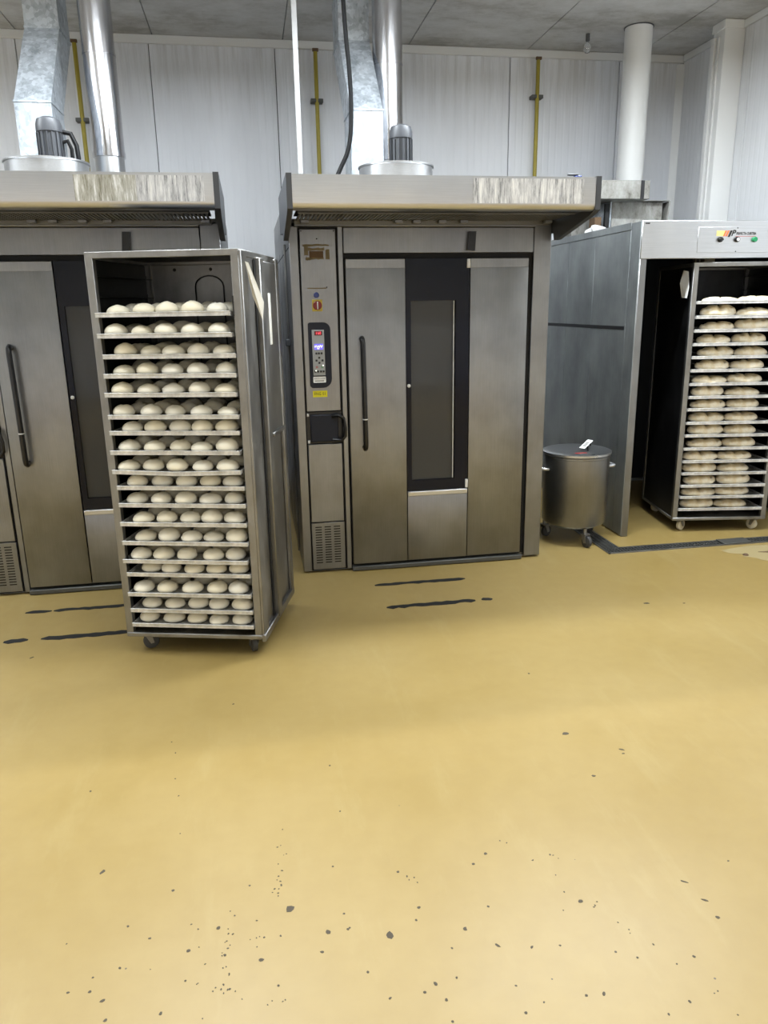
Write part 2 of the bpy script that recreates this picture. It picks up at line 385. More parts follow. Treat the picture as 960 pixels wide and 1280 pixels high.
CHIPS += [(-0.011, 1.941, 0.0033, 1.38, 0.2), (0.008, 2.018, 0.0028, 1.6, 1.41), (-0.031, 1.761, 0.0025, 1.38, 2.6), (-0.011, 1.869, 0.0024, 1.45, 1.77), (0.014, 1.907, 0.0031, 1.43, 2.64), (-0.008, 1.799, 0.0035, 1.27, 2.81), (-0.016, 1.745, 0.0025, 1.58, 1.31), (-0.017, 1.806, 0.0028, 1.21, 1.76), (-0.001, 1.84, 0.0037, 1.51, 2.97), (-0.006, 1.784, 0.0037, 1.54, 1.71), (-0.013, 1.771, 0.0031, 1.17, 0.19), (-0.016, 1.756, 0.0034, 1.25, 0.45), (-0.001, 1.946, 0.0024, 1.37, 0.13), (-0.025, 1.773, 0.0037, 1.3, 3.0), (0.006, 1.903, 0.0024, 1.12, 1.22), (-0.012, 1.82, 0.0036, 1.19, 2.88), (-0.154, 1.463, 0.0027, 1.39, 1.79), (-0.161, 1.572, 0.0028, 1.26, 2.16), (-0.151, 1.616, 0.0029, 1.33, 0.03), (-0.147, 1.593, 0.003, 1.38, 0.18), (-0.158, 1.535, 0.0026, 1.42, 2.21), (-0.132, 1.697, 0.0036, 1.15, 1.37), (-0.15, 1.537, 0.0025, 1.22, 1.79), (-0.155, 1.613, 0.0022, 1.34, 2.21), (-0.142, 1.602, 0.0025, 1.11, 1.31), (-0.142, 1.512, 0.0025, 1.5, 1.32), (-0.145, 1.471, 0.0029, 1.53, 1.35), (-0.137, 1.635, 0.0024, 1.48, 2.52), (-0.147, 1.639, 0.0031, 1.48, 1.04), (-0.148, 1.655, 0.0026, 1.21, 1.25), (-0.161, 1.581, 0.0023, 1.0, 2.83), (-0.14, 1.472, 0.0033, 1.56, 0.67), (-0.142, 1.516, 0.0028, 1.17, 1.02), (-0.135, 1.637, 0.0026, 1.49, 0.14), (-0.155, 1.487, 0.0033, 1.54, 1.73), (-0.144, 1.715, 0.0026, 1.4, 1.57), (-0.068, 1.615, 0.0026, 1.15, 2.58), (-0.076, 1.612, 0.0024, 1.32, 2.45), (-0.075, 1.669, 0.0033, 1.49, 0.02), (-0.075, 1.583, 0.0025, 1.16, 1.58), (-0.092, 1.61, 0.0021, 1.03, 0.38), (0.363, 1.742, 0.0035, 1.05, 1.51), (0.347, 1.736, 0.0032, 1.35, 1.08), (0.344, 1.75, 0.0031, 1.43, 1.14), (0.344, 1.752, 0.0032, 1.47, 1.14), (0.368, 1.722, 0.0028, 1.3, 2.11), (0.755, 1.676, 0.0027, 1.32, 2.09), (0.77, 1.756, 0.0037, 1.56, 1.12), (0.725, 1.551, 0.0029, 1.07, 2.44), (0.753, 1.611, 0.0032, 1.44, 1.69), (0.778, 1.752, 0.0026, 1.46, 0.13), (0.788, 1.737, 0.0026, 1.01, 2.52), (-0.356, 2.512, 0.0044, 1.57, 1.74), (-0.201, 1.555, 0.0028, 1.43, 0.32), (-0.219, 1.61, 0.0026, 1.34, 2.48), (-0.323, 2.252, 0.0037, 1.45, 1.18), (-0.302, 2.059, 0.0032, 1.05, 1.5), (-0.199, 1.405, 0.0022, 1.41, 2.27), (-0.243, 1.689, 0.0031, 1.54, 0.45), (-0.377, 2.588, 0.0039, 1.27, 2.16), (-0.343, 2.351, 0.0038, 1.19, 0.7), (-0.225, 1.669, 0.0032, 1.25, 2.56), (0.861, 1.448, 0.0022, 1.29, 1.15), (0.646, 1.841, 0.0036, 1.09, 2.97), (0.814, 1.551, 0.0035, 1.49, 1.67), (0.825, 1.562, 0.0028, 1.44, 2.88), (0.809, 1.546, 0.0033, 1.41, 2.88), (0.969, 1.25, 0.0025, 1.11, 2.11), (0.98, 1.254, 0.0033, 1.19, 1.27), (0.927, 1.34, 0.0033, 1.18, 1.07), (0.864, 1.459, 0.0027, 1.26, 1.46), (0.663, 1.828, 0.003, 1.33, 0.36), (0.713, 1.744, 0.0037, 1.55, 0.29), (0.988, 1.19, 0.0031, 1.18, 2.03), (0.901, 1.405, 0.0033, 1.58, 2.02), (0.847, 1.486, 0.0027, 1.43, 2.04), (-0.179, 1.473, 0.0029, 1.11, 2.67), (-0.111, 1.439, 0.0022, 1.2, 2.16), (-0.173, 1.482, 0.0027, 1.19, 0.53), (-0.552, 1.684, 0.0031, 1.44, 1.08), (-0.406, 1.581, 0.0022, 1.3, 0.74), (-0.053, 1.413, 0.0025, 1.32, 2.32), (-0.332, 1.564, 0.0025, 1.06, 0.34), (-0.042, 1.421, 0.0023, 1.25, 2.23), (-0.018, 1.415, 0.0022, 1.24, 0.58), (-0.215, 1.502, 0.0024, 1.47, 0.09), (-0.012, 1.418, 0.0025, 1.33, 1.75), (-0.127, 1.463, 0.0024, 1.52, 1.45), (-0.16, 1.475, 0.0031, 1.4, 1.48), (-0.218, 1.5, 0.0028, 1.02, 1.5)]
for x, y, r, el, an in CHIPS:
    n = 7; pts = []
    for k in range(n):
        a = 2*PI*k/n; q = .72*r*random.uniform(.65, 1.15)
        px, py = q*math.cos(a)*el, q*math.sin(a)
        pts.append((x+px*math.cos(an)-py*math.sin(an), y+px*math.sin(an)+py*math.cos(an), 0))
    MB().poly(pts, (0, 0, .0006)).build('paint_chip', 'chip', floor, False)

def worn_strip(x0, x1, y, wd=.014, gap=None):
    segs = [(x0, x1)] if not gap else [(x0, gap[0]), (gap[1], x1)]
    for a, b in segs:
        n = max(4, int((b-a)/.03)); lo = []; hi = []
        for i in range(n+1):
            t = i/n; x = a+(b-a)*t; e = .35 if i in (0, n) else 1
            lo.append((x, y-wd*e*random.uniform(.45, 1.15), 0)); hi.append((x, y+wd*e*random.uniform(.7, 1.1), 0))
        MB().poly(lo+hi[::-1], (0, 0, .0008)).build('worn_strip', 'gap', floor, False)
worn_strip(.622, 1.158, 4.036, .023)
worn_strip(.631, 1.217, 3.697, .026, (1.12, 1.155))
worn_strip(-1.269, -.70, 4.030, .023, (-1.135, -1.125))
worn_strip(-1.272, -.66, 3.66, .027, (-1.16, -1.10))
pp = []
for k in range(22):
    a = 2*PI*k/22; q = 1+.18*math.sin(3*a+1)+random.uniform(-.08, .08)
    pp.append((3.32+.42*q*math.cos(a), 4.08+.155*q*math.sin(a), 0))
MB().poly(pp, (0, 0, .0007)).build('bare_patch', 'concrete', floor, False)
MB().lathe(((.018, 0), (.017, .004), (.010, .009)), 12, (2.99, 4.065, .0008)).build('bolt_head', 'brown', floor)
MB().poly(((3.10, 4.10, .0008), (3.16, 4.075, .0008), (3.24, 4.085, .0008), (3.25, 4.10, .0008), (3.16, 4.10, .0008)), (0, 0, .002)).build('dirt_flake', 'brown', floor, False)

# slotted drain channel in an L along the proofer
dr = empty('drain_channel', (2.2, 4.3, 0)); tag(dr, 'black slotted drain grate in an L on the yellow floor before the proofer', 'drain')
f = MB()
f.box(-.03, 1.75, -.035, -.022, 0, .006); f.box(.09, 1.75, .062, .075, 0, .006)
f.box(-.03, -.018, -.035, .95, 0, .006); f.box(.078, .09, .062, .95, 0, .006)
f.build('frame', 'steel_rack', dr)
f = MB(); f.box(-.018, 1.75, -.022, .062, 0, .0015); f.box(-.018, .078, .062, .95, 0, .0015); f.build('channel_bed', 'gap', dr)
g = MB()
for k in range(78): g.box(-.005+k*.0225, .001+k*.0225, -.022, .062, .0015, .006)
for k in range(38): g.box(-.018, .078, .071+k*.0225, .077+k*.0225, .0015, .006)
for yy in (-.012, .018, .05): g.box(-.018, 1.75, yy-.003, yy+.003, .0015, .0055)
for xx in (.0, .03, .06): g.box(xx-.003, xx+.003, .062, .95, .0015, .0055)
gr = g.build('grate', 'grate', dr, False); gr['kind'] = 'stuff'
MB().box(.78, .98, -.03, .072, .006, .012, .002).build('cover_plate', 'grate', dr)

# ------------------------------------------------------------------ rack ovens
OX, OY = .238, 4.322       # local x = X-OX, local y = Y-OY
def make_oven():
    root = empty('rack_oven', (OX, OY, 0))
    W, D, H = 1.486, 1.98, 2.135
    b = MB()
    b.box(0, .02, .03, D, .02, H); b.box(W-.02, W, .03, D, .02, H)      # side sheets
    b.box(0, W, D-.02, D, .02, H); b.box(0, W, .03, D, 1.99, 2.01)
    b.box(.28, W-.12, .5, .52, .05, 1.98); b.box(.02, W-.02, .03, D, .002, .035)
    b.build('cabinet', 'steel', root)
    b = MB(); b.box(.285, .292, .03, .5, .04, 1.85); b.box(W-.11, W-.105, .03, .5, .04, 1.85); b.box(.28, W-.1, .49, .5, .04, 1.85)
    b.build('chamber_lining', 'steel_inner', root)
    sd = MB()
    for yy in (.35, .75, 1.2, 1.6): sd.box(-.0008, .001, yy-.004, yy+.004, .05, 1.9)
    sd.box(-.0008, .001, .03, D, 1.86, 1.868)
    sd.build('side_seam', 'dark_line', root)
    MB().box(-.03, .0, .26, .33, 1.33, 1.37, .004).build('side_bracket', 'charcoal', root)
    MB().tube(((-.009, .31, .05), (-.009, .31, 1.9)), .006, 8).build('gas_tube', 'steel_rack', root)
    # face frame
    b = MB(); b.box(0, .05, 0, .035, .012, 1.97, .003); b.build('stile', 'steel', root)
    b = MB(); b.box(.262, .292, 0, .035, .012, 1.97, .003); b.build('stile', 'steel', root)
    b = MB(); b.box(1.382, W, 0, .035, .012, 1.985, .003); b.build('stile', 'steel', root)
    b = MB(); b.box(.05, .262, .014, .03, .012, 1.97); b.box(.292, 1.382, .018, .034, 1.80, 1.985); b.box(1.352, 1.382, .02, .034, .03, 1.83)
    b.box(.290, .302, .02, .034, .03, 1.83)
    b.build('shadow_gap', 'gap', root)
    MB().box(.294, 1.380, -.002, .018, 1.829, 1.963, .003).build('header_panel', 'steel', root)
    MB().box(.03, 1.382, -.045, .02, 1.964, 1.974, .003).build('header_rail', 'steel', root)
    # black deflector lever on the header
    MB().poly(((.985, -.003, 1.842), (1.028, -.003, 1.838), (1.034, -.003, 1.94), (.994, -.003, 1.94)), (0, -.03, 0)).build('latch_block', 'black', root)
    # control column
    cp = MB().box(.057, .253, -.004, .014, .975, 1.955, .003).build('control_panel', 'steel', root)
    Y = -.004
    pts = []
    def corner(cx, cz, r, a0, a1):
        for k in range(6):
            a = math.radians(a0+(a1-a0)*k/5); pts.append((cx+r*math.cos(a), Y, cz+r*math.sin(a)))
    x0, x1, z0, z1 = .083, .207, 1.108, 1.468
    corner(x0+.018, z0+.018, .018, 180, 270); corner(x1-.05, z0+.05, .05, 270, 360); corner(x1-.04, z1-.04, .04, 0, 90); corner(x0+.012, z1-.012, .012, 90, 180)
    MB().poly(pts, (0, -.006, 0)).build('keypad_surround', 'navy', cp)
    MB().box(.103, .171, Y-.008, Y-.006, 1.178, 1.428, .001).build('keypad', 'pad', cp)
    MB().box(.117, .160, Y-.0095, Y-.008, 1.398, 1.421).build('led_window', 'led_back', cp)
    text('led_digits', '160', .0215, 'led', cp, (.1385, Y-.0097, 1.4095), sx=.80, space=1.25)
    MB().box(.114, .163, Y-.0095, Y-.008, 1.320, 1.352).build('lcd_screen', 'lcd', cp)
    lm = MB()
    for k, (q, zz, hh) in enumerate(((0, 1.337, .010), (6, 1.341, .007), (11, 1.335, .007), (17, 1.338, .010), (23, 1.336, .011), (29, 1.341, .008), (35, 1.336, .011), (40, 1.341, .006), (13, 1.326, .006), (20, 1.326, .006))):
        lm.box(.1165+q*.001, .1205+q*.001, Y-.0099, Y-.0095, zz-hh/2, zz+hh/2)
    lm.build('lcd_characters', 'lcd_ink', cp)
    keys = [(.124, 1.300), (.138, 1.300), (.153, 1.300), (.139, 1.276), (.123, 1.261), (.157, 1.261), (.139, 1.248), (.115, 1.200), (.130, 1.200), (.146, 1.200), (.161, 1.200)]
    for kx, kz in keys: MB().box(kx-.0055, kx+.0055, Y-.0098, Y-.008, kz-.0055, kz+.0055, .001).build('key', 'black', cp)
    for dz in (-.003, .003): MB().box(.1185, .1305, Y-.0095, Y-.008, 1.225+dz-.0016, 1.225+dz+.0016).build('stop_key', 'red_print', cp)
    for dz in (-.003, .003): MB().box(.149, .157, Y-.0095, Y-.008, 1.224+dz-.0016, 1.224+dz+.0016).build('start_key', 'green_print', cp)
    for kx, kz in ((.1585, 1.2335), (.1185, 1.2045)): MB().lathe(((.003, 0), (.0015, -.002)), 10, (kx, Y-.0098, kz), 'Y').build('indicator', 'lamp_dot', cp)
    MB().box(.1015, .1725, Y-.0075, Y-.006, 1.138, 1.172, .003).build('maker_sticker', 'white_paint', cp)
    text('sticker_print', 'PERFECTA CURITIBA', .0082, 'ink', cp, (.137, Y-.0077, 1.160), sx=.84)
    sm = MB()
    for k in range(10): sm.box(.1105+k*.0052, .114+k*.0052, Y-.0078, Y-.0075, 1.1445, 1.1505)
    sm.build('sticker_small_print', 'ink', cp)
    MB().box(.096, .178, Y-.001, Y, 1.056, 1.092).build('yellow_label', 'yellow_label', cp)
    text('oven_number', 'FNG 01', .023, 'ink', cp, (.137, Y-.0012, 1.074), sx=.82, space=1.08)
    MB().box(.112, .168, Y-.002, Y, 1.527, 1.590, .001).build('switch_plate', 'yellow_plate', cp)
    MB().lathe(((.024, 0), (.024, -.012), (.021, -.015)), 24, (.140, Y-.002, 1.5585), 'Y').build('rotary_switch', 'red', cp)
    MB().box(.1375, .1435, Y-.026, Y-.016, 1.538, 1.579, .001).build('switch_grip', 'white_paint', cp)
    MB().lathe(((.015, 0), (.015, -.006), (.012, -.009)), 20, (.137, Y, 1.613), 'Y').build('blue_button', 'blue', cp)
    # scar of a plate that was torn off
    gm = MB()
    for a in ((.073, .215, 1.868, 1.876), (.080, .102, 1.82, 1.87), (.105, .185, 1.80, 1.81), (.195, .217, 1.80, 1.85), (.10, .19, 1.846, 1.858), (.086, .118, 1.795, 1.81)):
        n = 9; p = []
        for k in range(n): p.append((a[0]+(a[1]-a[0])*k/(n-1), Y, a[2]+random.uniform(-.004, .003)))
        for k in range(n): p.append((a[1]-(a[1]-a[0])*k/(n-1), Y, a[3]+random.uniform(-.003, .004)))
        gm.poly(p, (0, -.0008, 0))
    gm.build('glue_scar', 'glue', cp, False)
    MB().box(.107, .183, Y-.001, Y, 1.808, 1.842).build('plate_ghost', 'brown', cp)
    MB().box(.09, .195, Y-.001, Y, 1.646, 1.652).build('glue_line', 'glue', cp)
    for px, pz in ((.067, 1.945), (.243, 1.945), (.15, 1.905), (.196, 1.654)):
        MB().lathe(((.004, 0), (.003, -.002)), 8, (px, Y, pz), 'Y').build('screw', 'dark_line', cp)
    # open recess with black box and cable
    MB().box(.055, .255, .006, .018, .79, .97).build('recess', 'black', root)
    MB().box(.075, .235, -.012, .006, .80, .955, .004).build('wiring_box', 'navy', root)
    MB().tube(((.20, -.012, .945), (.235, -.03, .952), (.262, -.034, .935), (.272, -.034, .88), (.270, -.034, .83), (.25, -.03, .805), (.20, -.014, .81)), .010, 8).build('gasket_cable', 'black', root)
    for px, pz in ((.063, .955), (.063, .80)): MB().box(px-.006, px+.006, -.002, .006, pz-.008, pz+.008, .001).build('clip', 'alu', root)
    # lower access panel and louvre
    MB().box(.057, .253, -.004, .014, .318, .785, .003).build('access_panel', 'steel', root)
    lp = MB().box(.057, .253, -.002, .014, .022, .312, .002).build('louvre_panel', 'steel', root)
    sl = MB()
    for c in range(3):
        for k in range(15): sl.box(.078+c*.055, .116+c*.055, -.0035, -.0018, .062+k*.0158, .068+k*.0158)
    sl = sl.build('louvre_slots', 'gap', lp, False); sl['kind'] = 'stuff'
    # door: steel leaf, dark window band, lower leaf, fixed right leaf
    dr_ = empty('door', (0, 0, 0)); dr_.parent = root
    z0, z1 = .045, 1.800
    MB().box(.300, .632, -.022, .018, z0, z1, .004, 2).build('door_leaf', 'steel', dr_)
    MB().box(.301, .631, -.0235, -.022, z1-.05, z1-.002, .001).build('leaf_band', 'steel', dr_)
    MB().box(1.008, 1.350, -.016, .018, z0, z1, .004, 2).build('door_leaf', 'steel', dr_)
    MB().box(1.010, 1.348, -.0175, -.016, z1-.05, z1-.002, .001).build('leaf_band', 'steel', dr_)
    MB().box(.636, 1.004, -.02, .018, z0, .478, .004, 2).build('lower_leaf', 'steel', dr_)
    MB().box(.637, 1.003, -.026, -.02, .448, .476, .003).build('sill_strip', 'steel_h', dr_)
    fr = MB()
    fr.box(.636, .664, -.012, .018, .48, z1); fr.box(.926, 1.004, -.012, .018, .48, z1)
    fr.box(.664, .926, -.012, .018, 1.575, z1); fr.box(.664, .926, -.012, .018, .48, .542)
    fr.build('window_frame', 'black_glass', dr_)
    MB().box(.664, .926, .004, .010, .542, 1.575).build('glass', 'glass', dr_)
    MB().box(.664, .926, .012, .016, .53, 1.58).build('glass_backing', 'backing', dr_)  # pale sheet added; its grey stands in for reflections in the glass
    MB().box(.914, .918, -.004, .004, .545, 1.572).build('glass_edge', 'alu', dr_)
    MB().lathe(((.010, 0), (.010, -.004), (.007, -.006)), 14, (.650, -.012, 1.103), 'Y').build('lock_pin', 'alu', dr_)
    MB().box(.986, 1.006, -.024, -.012, 1.748, 1.797, .002).build('hinge', 'alu', dr_)
    MB().box(.990, 1.006, -.024, -.012, .482, .535, .002).build('hinge', 'alu', dr_)
    hp = [(.378, -.022, 1.372), (.378, -.045, 1.378), (.378, -.064, 1.368), (.379, -.07, 1.345), (.382, -.07, 1.07), (.384, -.07, .79), (.384, -.064, .764), (.384, -.045, .754), (.384, -.022, .76)]
    MB().tube(hp, .0145, 12).build('handle', 'black', dr_)
    MB().tube(((.3832, -.07, .925), (.3832, -.07, .931)), .0152, 12).build('handle_ring', 'alu', dr_)
    MB().box(.292, 1.36, -.03, .03, .003, .03, .004).build('threshold', 'grate', root)  # dark colour stands in for the shadow gap under the doors
    # hood
    hx0, hx1 = -.004, 1.487; yf = 3.77-OY
    hd = MB()
    prof = [(yf, 2.142), (yf, 2.02), (yf+.003, 2.005), (yf+.012, 1.994), (yf+.03, 1.990), (yf+.06, 1.990), (yf+.06, 2.0), (yf+.03, 2.005), (yf+.014, 2.02), (yf+.014, 2.130), (.4, 2.130), (.4, 2.142)]
    hd.poly([(hx0, y, z) for y, z in prof], (hx1-hx0, 0, 0))
    hd.build('hood', 'steel_h', root)
    hood = [c for c in bpy.data.objects if c.parent == root and c.name.startswith('hood')][0]
    for xx in (hx0-.026, hx1):
        MB().poly([(xx, y, z) for y, z in ((yf-.004, 2.146), (yf-.004, 1.992), (yf+.06, 1.972), (-.075, 1.892), (-.03, 1.892), (-.02, 1.93), (.3, 1.95), (.3, 2.146))], (.026, 0, 0)).build('end_cap', 'charcoal', hood)
    MB().box(hx0, hx1, yf+.055, -.0, 2.06, 2.064).build('hood_lining', 'steel_inner', hood)
    MB().box(hx0+.03, hx1-.03, yf+.06, yf+.16, 1.992, 1.998, .001).build('inner_lip', 'steel_inner', hood)
    fs = MB()
    for k in range(72): fs.box(.04+k*.0196, .051+k*.0196, yf+.16, -.05, 1.990, 2.0)
    fs.box(.03, 1.45, yf+.15, yf+.17, 1.988, 2.002); fs.box(.03, 1.45, -.06, -.03, 1.972, 2.0)
    fs = fs.build('grease_filter', 'filter', hood, False); fs['kind'] = 'stuff'
    MB().box(.03, 1.45, yf+.16, -.05, 2.012, 2.02).build('filter_bed', 'gap', hood)
    for xx in (.06, .56, .66, .80, .92, 1.40): MB().box(xx, xx+.042, -.115, -.085, 1.974, 1.990, .002).build('filter_latch', 'steel', hood)
    # fan on the oven roof
    cx, cy = .625, .18
    fh = MB().lathe(((.205, 2.142), (.205, 2.285), (.212, 2.288), (.212, 2.296), (.19, 2.30), (.08, 2.302)), 40, (cx, cy, 0)).build('fan_housing', 'steel_h', root)
    mo = MB()
    mo.lathe(((.05, 2.30), (.058, 2.305), (.058, 2.44), (.064, 2.44), (.064, 2.475), (.056, 2.50), (.03, 2.512)), 28, (cx+.03, cy, 0))
    mo.build('fan_motor', 'charcoal', fh)
    for k in range(16):
        a = 2*PI*k/16
        q = MB(); q.box(.056, .066, -.003, .003, 2.315, 2.435)
        o = q.build('cooling_fin', 'charcoal', fh); o.location = (cx+.03, cy, 0); o.rotation_euler = (0, 0, a)
    return root

oven = make_oven()
tag(oven, 'stainless rack oven with red temperature display and a yellow FNG 01 label', 'oven')
oven2 = copy_tree(oven); oven2.location.x -= 1.845
tag(oven2, 'stainless rack oven partly hidden behind the rolling rack of dough balls', 'oven')
def hood_of(o): return [c for c in bpy.data.objects if c.parent == o and c.name.startswith('hood')][0]
hd = hood_of(oven); yf = 3.77-OY
MB().box(1.098-OX, 1.662-OX, yf-.0015, yf, 2.020, 2.132).build('peeling_film', 'film', hd)
hd2 = hood_of(oven2)
MB().box(.885, 1.15, yf-.0015, yf, 2.022, 2.130).build('peeling_film', 'film_olive', hd2)
MB().box(1.15, 1.445, yf-.0015, yf, 2.022, 2.130).build('peeling_film', 'film', hd2)
MB().tube(((.70, .2, 2.45), (.755, .2, 2.44), (.78, .19, 2.38), (.785, .18, 2.32), (.78, .18, 2.29)), .012, 8).build('motor_cable', 'cable', oven2)
MB().tube(((.71, .17, 2.39), (.742, .17, 2.40), (.758, .17, 2.36), (.757, .17, 2.30)), .010, 8).build('motor_cable', 'cable', oven2)

# galvanised ducts rising behind the hoods, flues, conduit, cable
def duct(x0, x1, label):
    r = empty('exhaust_duct', ((x0+x1)/2, 5.3, 2.01)); hw = (x1-x0)/2
    def ring(y, z, d=.32): return [(-hw, y-5.3, z-2.01), (hw, y-5.3, z-2.01), (hw, y+d-5.3, z-2.01), (-hw, y+d-5.3, z-2.01)]
    MB().loft((ring(5.2, 2.015), ring(5.2, 2.745))).build('lower_section', 'galv', r)
    MB().loft((ring(5.2, 2.745), ring(5.7, 3.285))).build('offset_section', 'galv', r)
    MB().loft((ring(5.7, 3.285), ring(5.7, ZC-.002))).build('upper_section', 'galv', r)
    for y, z in ((5.2, 2.745), (5.7, 3.285)):
        MB().box(-hw-.005, hw+.005, y-5.305, y-5.3+.325, z-2.016, z-2.004, .001).build('joint_flange', 'galv', r)
    return tag(r, label, 'duct', 'galvanised ducts')
duct(-1.277, -1.07, 'galvanised square duct kinked above the oven behind the rolling rack')
duct(.712, .918, 'galvanised square duct kinked above the oven labelled FNG 01')
def flue(x, label):
    r = empty('flue_pipe', (x, 5.62, 2.01))
    MB().lathe(((.1, .52), (.1, 1.56)), 32).build('outer_tube', 'chrome', r)
    MB().lathe(((.093, .005), (.093, .53)), 32).build('inner_tube', 'steel_h', r)
    MB().lathe(((.1035, .505), (.1035, .535)), 32).build('collar', 'chrome', r)
    MB().lathe(((.103, 1.1), (.103, 1.112)), 32).build('seam_band', 'chrome', r)
    return tag(r, label, 'flue', 'steel flues')
flue(-.833, 'round polished steel flue above the oven behind the rolling rack')
flue(1.028, 'round polished steel flue behind the duct above the oven labelled FNG 01')
t = MB().box(.353, .383, 4.99, 5.02, 2.012, ZC-.001, .002).build('conduit', 'conduit'); tag(t, 'thin white upright conduit above the left end of the nearest full hood', 'conduit')
cab = [(.64, 4.9, ZC-.001), (.642, 4.9, 3.3), (.655, 4.9, 3.05), (.668, 4.9, 2.9), (.675, 4.9, 2.72), (.668, 4.9, 2.55), (.645, 4.9, 2.44), (.60, 4.9, 2.35), (.555, 4.88, 2.25), (.54, 4.86, 2.12), (.55, 4.86, 2.018)]
def spline(pts, n=5):
    out = []; P = [Vector(p) for p in pts]
    for i in range(len(P)-1):
        a, b, c, d = P[max(i-1, 0)], P[i], P[i+1], P[min(i+2, len(P)-1)]
        for k in range(n):
            t = k/n; out.append(.5*((2*b)+(c-a)*t+(2*a-5*b+4*c-d)*t*t+(3*b-a-3*c+d)*t**3))
    return out+[P[-1]]
t = MB().tube(spline(cab), .013, 8).build('power_cable', 'cable'); tag(t, 'thick black cable hanging from the ceiling in front of the duct', 'cable')
for x, lab, zc in ((-1.170, 'yellow gas pipe on the wall between duct and flue of the covered oven', 2.976), (.651, 'yellow gas pipe on the wall just beside the white conduit', 3.154), (2.512, 'yellow gas pipe on the bare wall beside the white round pipe', 3.229)):
    r = empty('gas_pipe', (x, 6.74, 0))
    MB().tube(((0, 0, .003), (0, 0, ZC-.07)), .0165, 10).build('pipe', 'yellow_pipe', r)
    MB().box(-.05, .05, -.014, .058, zc-.014, zc+.014, .003).build('clamp', 'grate', r)
    MB().box(-.024, .024, -.02, .0, ZC-.09, ZC-.068, .002).build('elbow_collar', 'brown', r)
    tag(r, lab, 'pipe', 'yellow gas pipes')
rp = empty('exhaust_pipe', (3.11, 6.18, 2.045))
MB().lathe(((.104, 0), (.104, ZC-2.046)), 36).build('pipe', 'white_paint', rp)
MB().lathe(((.112, ZC-2.052), (.112, ZC-2.047)), 36).build('ceiling_ring', 'charcoal', rp)
tag(rp, 'fat white round pipe rising behind the sheet metal boxes into the ceiling', 'pipe')
hb = empty('ceiling_sprinkler', (2.776, 6.365, ZC))
MB().lathe(((.016, -.002), (.016, -.05), (.008, -.06)), 14).build('socket', 'charcoal', hb)
MB().lathe(((.008, -.058), (.026, -.085), (.03, -.11), (.018, -.135), (.004, -.14)), 16).build('glass_bulb', 'clear', hb)
tag(hb, 'small clear glass fitting hanging from the ceiling beside the white pipe', 'ceiling fitting')
t = empty('blue_valve', (1.655, 3.86, 2.142))
MB().lathe(((.014, 0), (.014, .014), (.008, .018), (.008, .024)), 12).build('body', 'blue', t)
MB().box(-.045, .012, -.008, .008, .018, .028, .003).build('lever', 'charcoal', t)
MB().box(.0, .03, -.01, .01, .004, .02, .004).build('spout', 'blue', t)
tag(t, 'small blue and black valve lying on top of the hood', 'valve')

# ------------------------------------------------------------------ proofer
PX, PY = 2.417, 4.5955
pr = empty('proofing_cabinet', (PX, PY, 0)); tag(pr, 'tall grey steel proofing cabinet with control sign holding a rack of loaves', 'proofer')
H1, H2, PW, PD = 2.028, 1.805, 1.40, 1.55
b = MB(); b.box(.006, .03, .02, PD, .01, H1-.004); b.box(0, PW, PD, PD+.03, .0, H1); b.box(PW-.03, PW, .0, PD, 0, H1); b.box(.0, PW, .02, PD, H1-.03, H1-.004)
b.build('shell', 'steel_dark', pr)
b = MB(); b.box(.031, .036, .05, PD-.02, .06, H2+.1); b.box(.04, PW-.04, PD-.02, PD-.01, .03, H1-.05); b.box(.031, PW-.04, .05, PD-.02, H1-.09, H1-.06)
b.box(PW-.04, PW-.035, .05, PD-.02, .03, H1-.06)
b.build('dark_lining', plain('dark_steel_lining', (30, 32, 36), .5, .3), pr)  # plain dark colour over the cabinet's inner faces
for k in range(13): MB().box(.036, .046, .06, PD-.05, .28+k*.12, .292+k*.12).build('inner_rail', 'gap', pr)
b = MB().box(0, .047, 0, .05, 0, H2, .003); b.build('post', 'steel', pr)
hdp = MB().box(0, PW, -.004, .04, H2, H1+.002, .003).build('header', 'steel_h', pr)
MB().box(-.004, .002, .002, .126, .01, H1-.003, .0006).build('panel', 'steel_dark', pr)
for a, c in ((.129, .642), (.646, 1.092), (1.096, PD)):
    MB().box(-.004, .002, a, c, .01, H1-.045, .0006).build('panel', 'steel_dark', pr)
MB().box(-.006, -.003, .14, PD-.02, 1.372, 1.395).build('side_band', 'steel_inner', pr)  # thin darker band along the side wall
MB().box(-.006, .002, .129, PD, H1-.041, H1+.002, .001).build('top_rail', 'steel_dark', pr)
sg = MB().box(.376, 1.02, -.007, -.004, 1.838, 1.991, .001).build('sign_panel', 'steel_h', hdp)
# sign strip with logo and words
lg = MB(); lg.poly(((.500, -.0072, 1.937), (.552, -.0072, 1.937), (.566, -.0072, 1.968), (.500, -.0072, 1.968)), (0, -.001, 0)); lg.build('logo_block', 'sand', pr)
for k in range(2):
    lg = MB(); q = .543+k*.018; lg.poly(((q, -.0084, 1.935), (q+.012, -.0084, 1.935), (q+.026, -.0084, 1.969), (q+.014, -.0084, 1.969)), (0, -.001, 0)); lg.build('logo_stripe', 'orange', pr)
lg = MB(); lg.poly(((.578, -.0084, 1.931), (.591, -.0084, 1.931), (.607, -.0084, 1.970), (.594, -.0084, 1.970)), (0, -.001, 0)); lg.build('logo_stripe', 'ink', pr)
text('logo_letter', 'P', .050, 'ink', pr, (.612, -.0086, 1.953), sx=1.0, shear=.3, bold=.0012)
text('sign_words', 'PERFECTA CURITIBA', .0215, 'ink', pr, (.704, -.0075, 1.951), sx=.70, shear=.12, bold=.0007)
MB().box(.632, .772, -.0078, -.007, 1.9335, 1.936).build('sign_rule', 'red_print', pr)
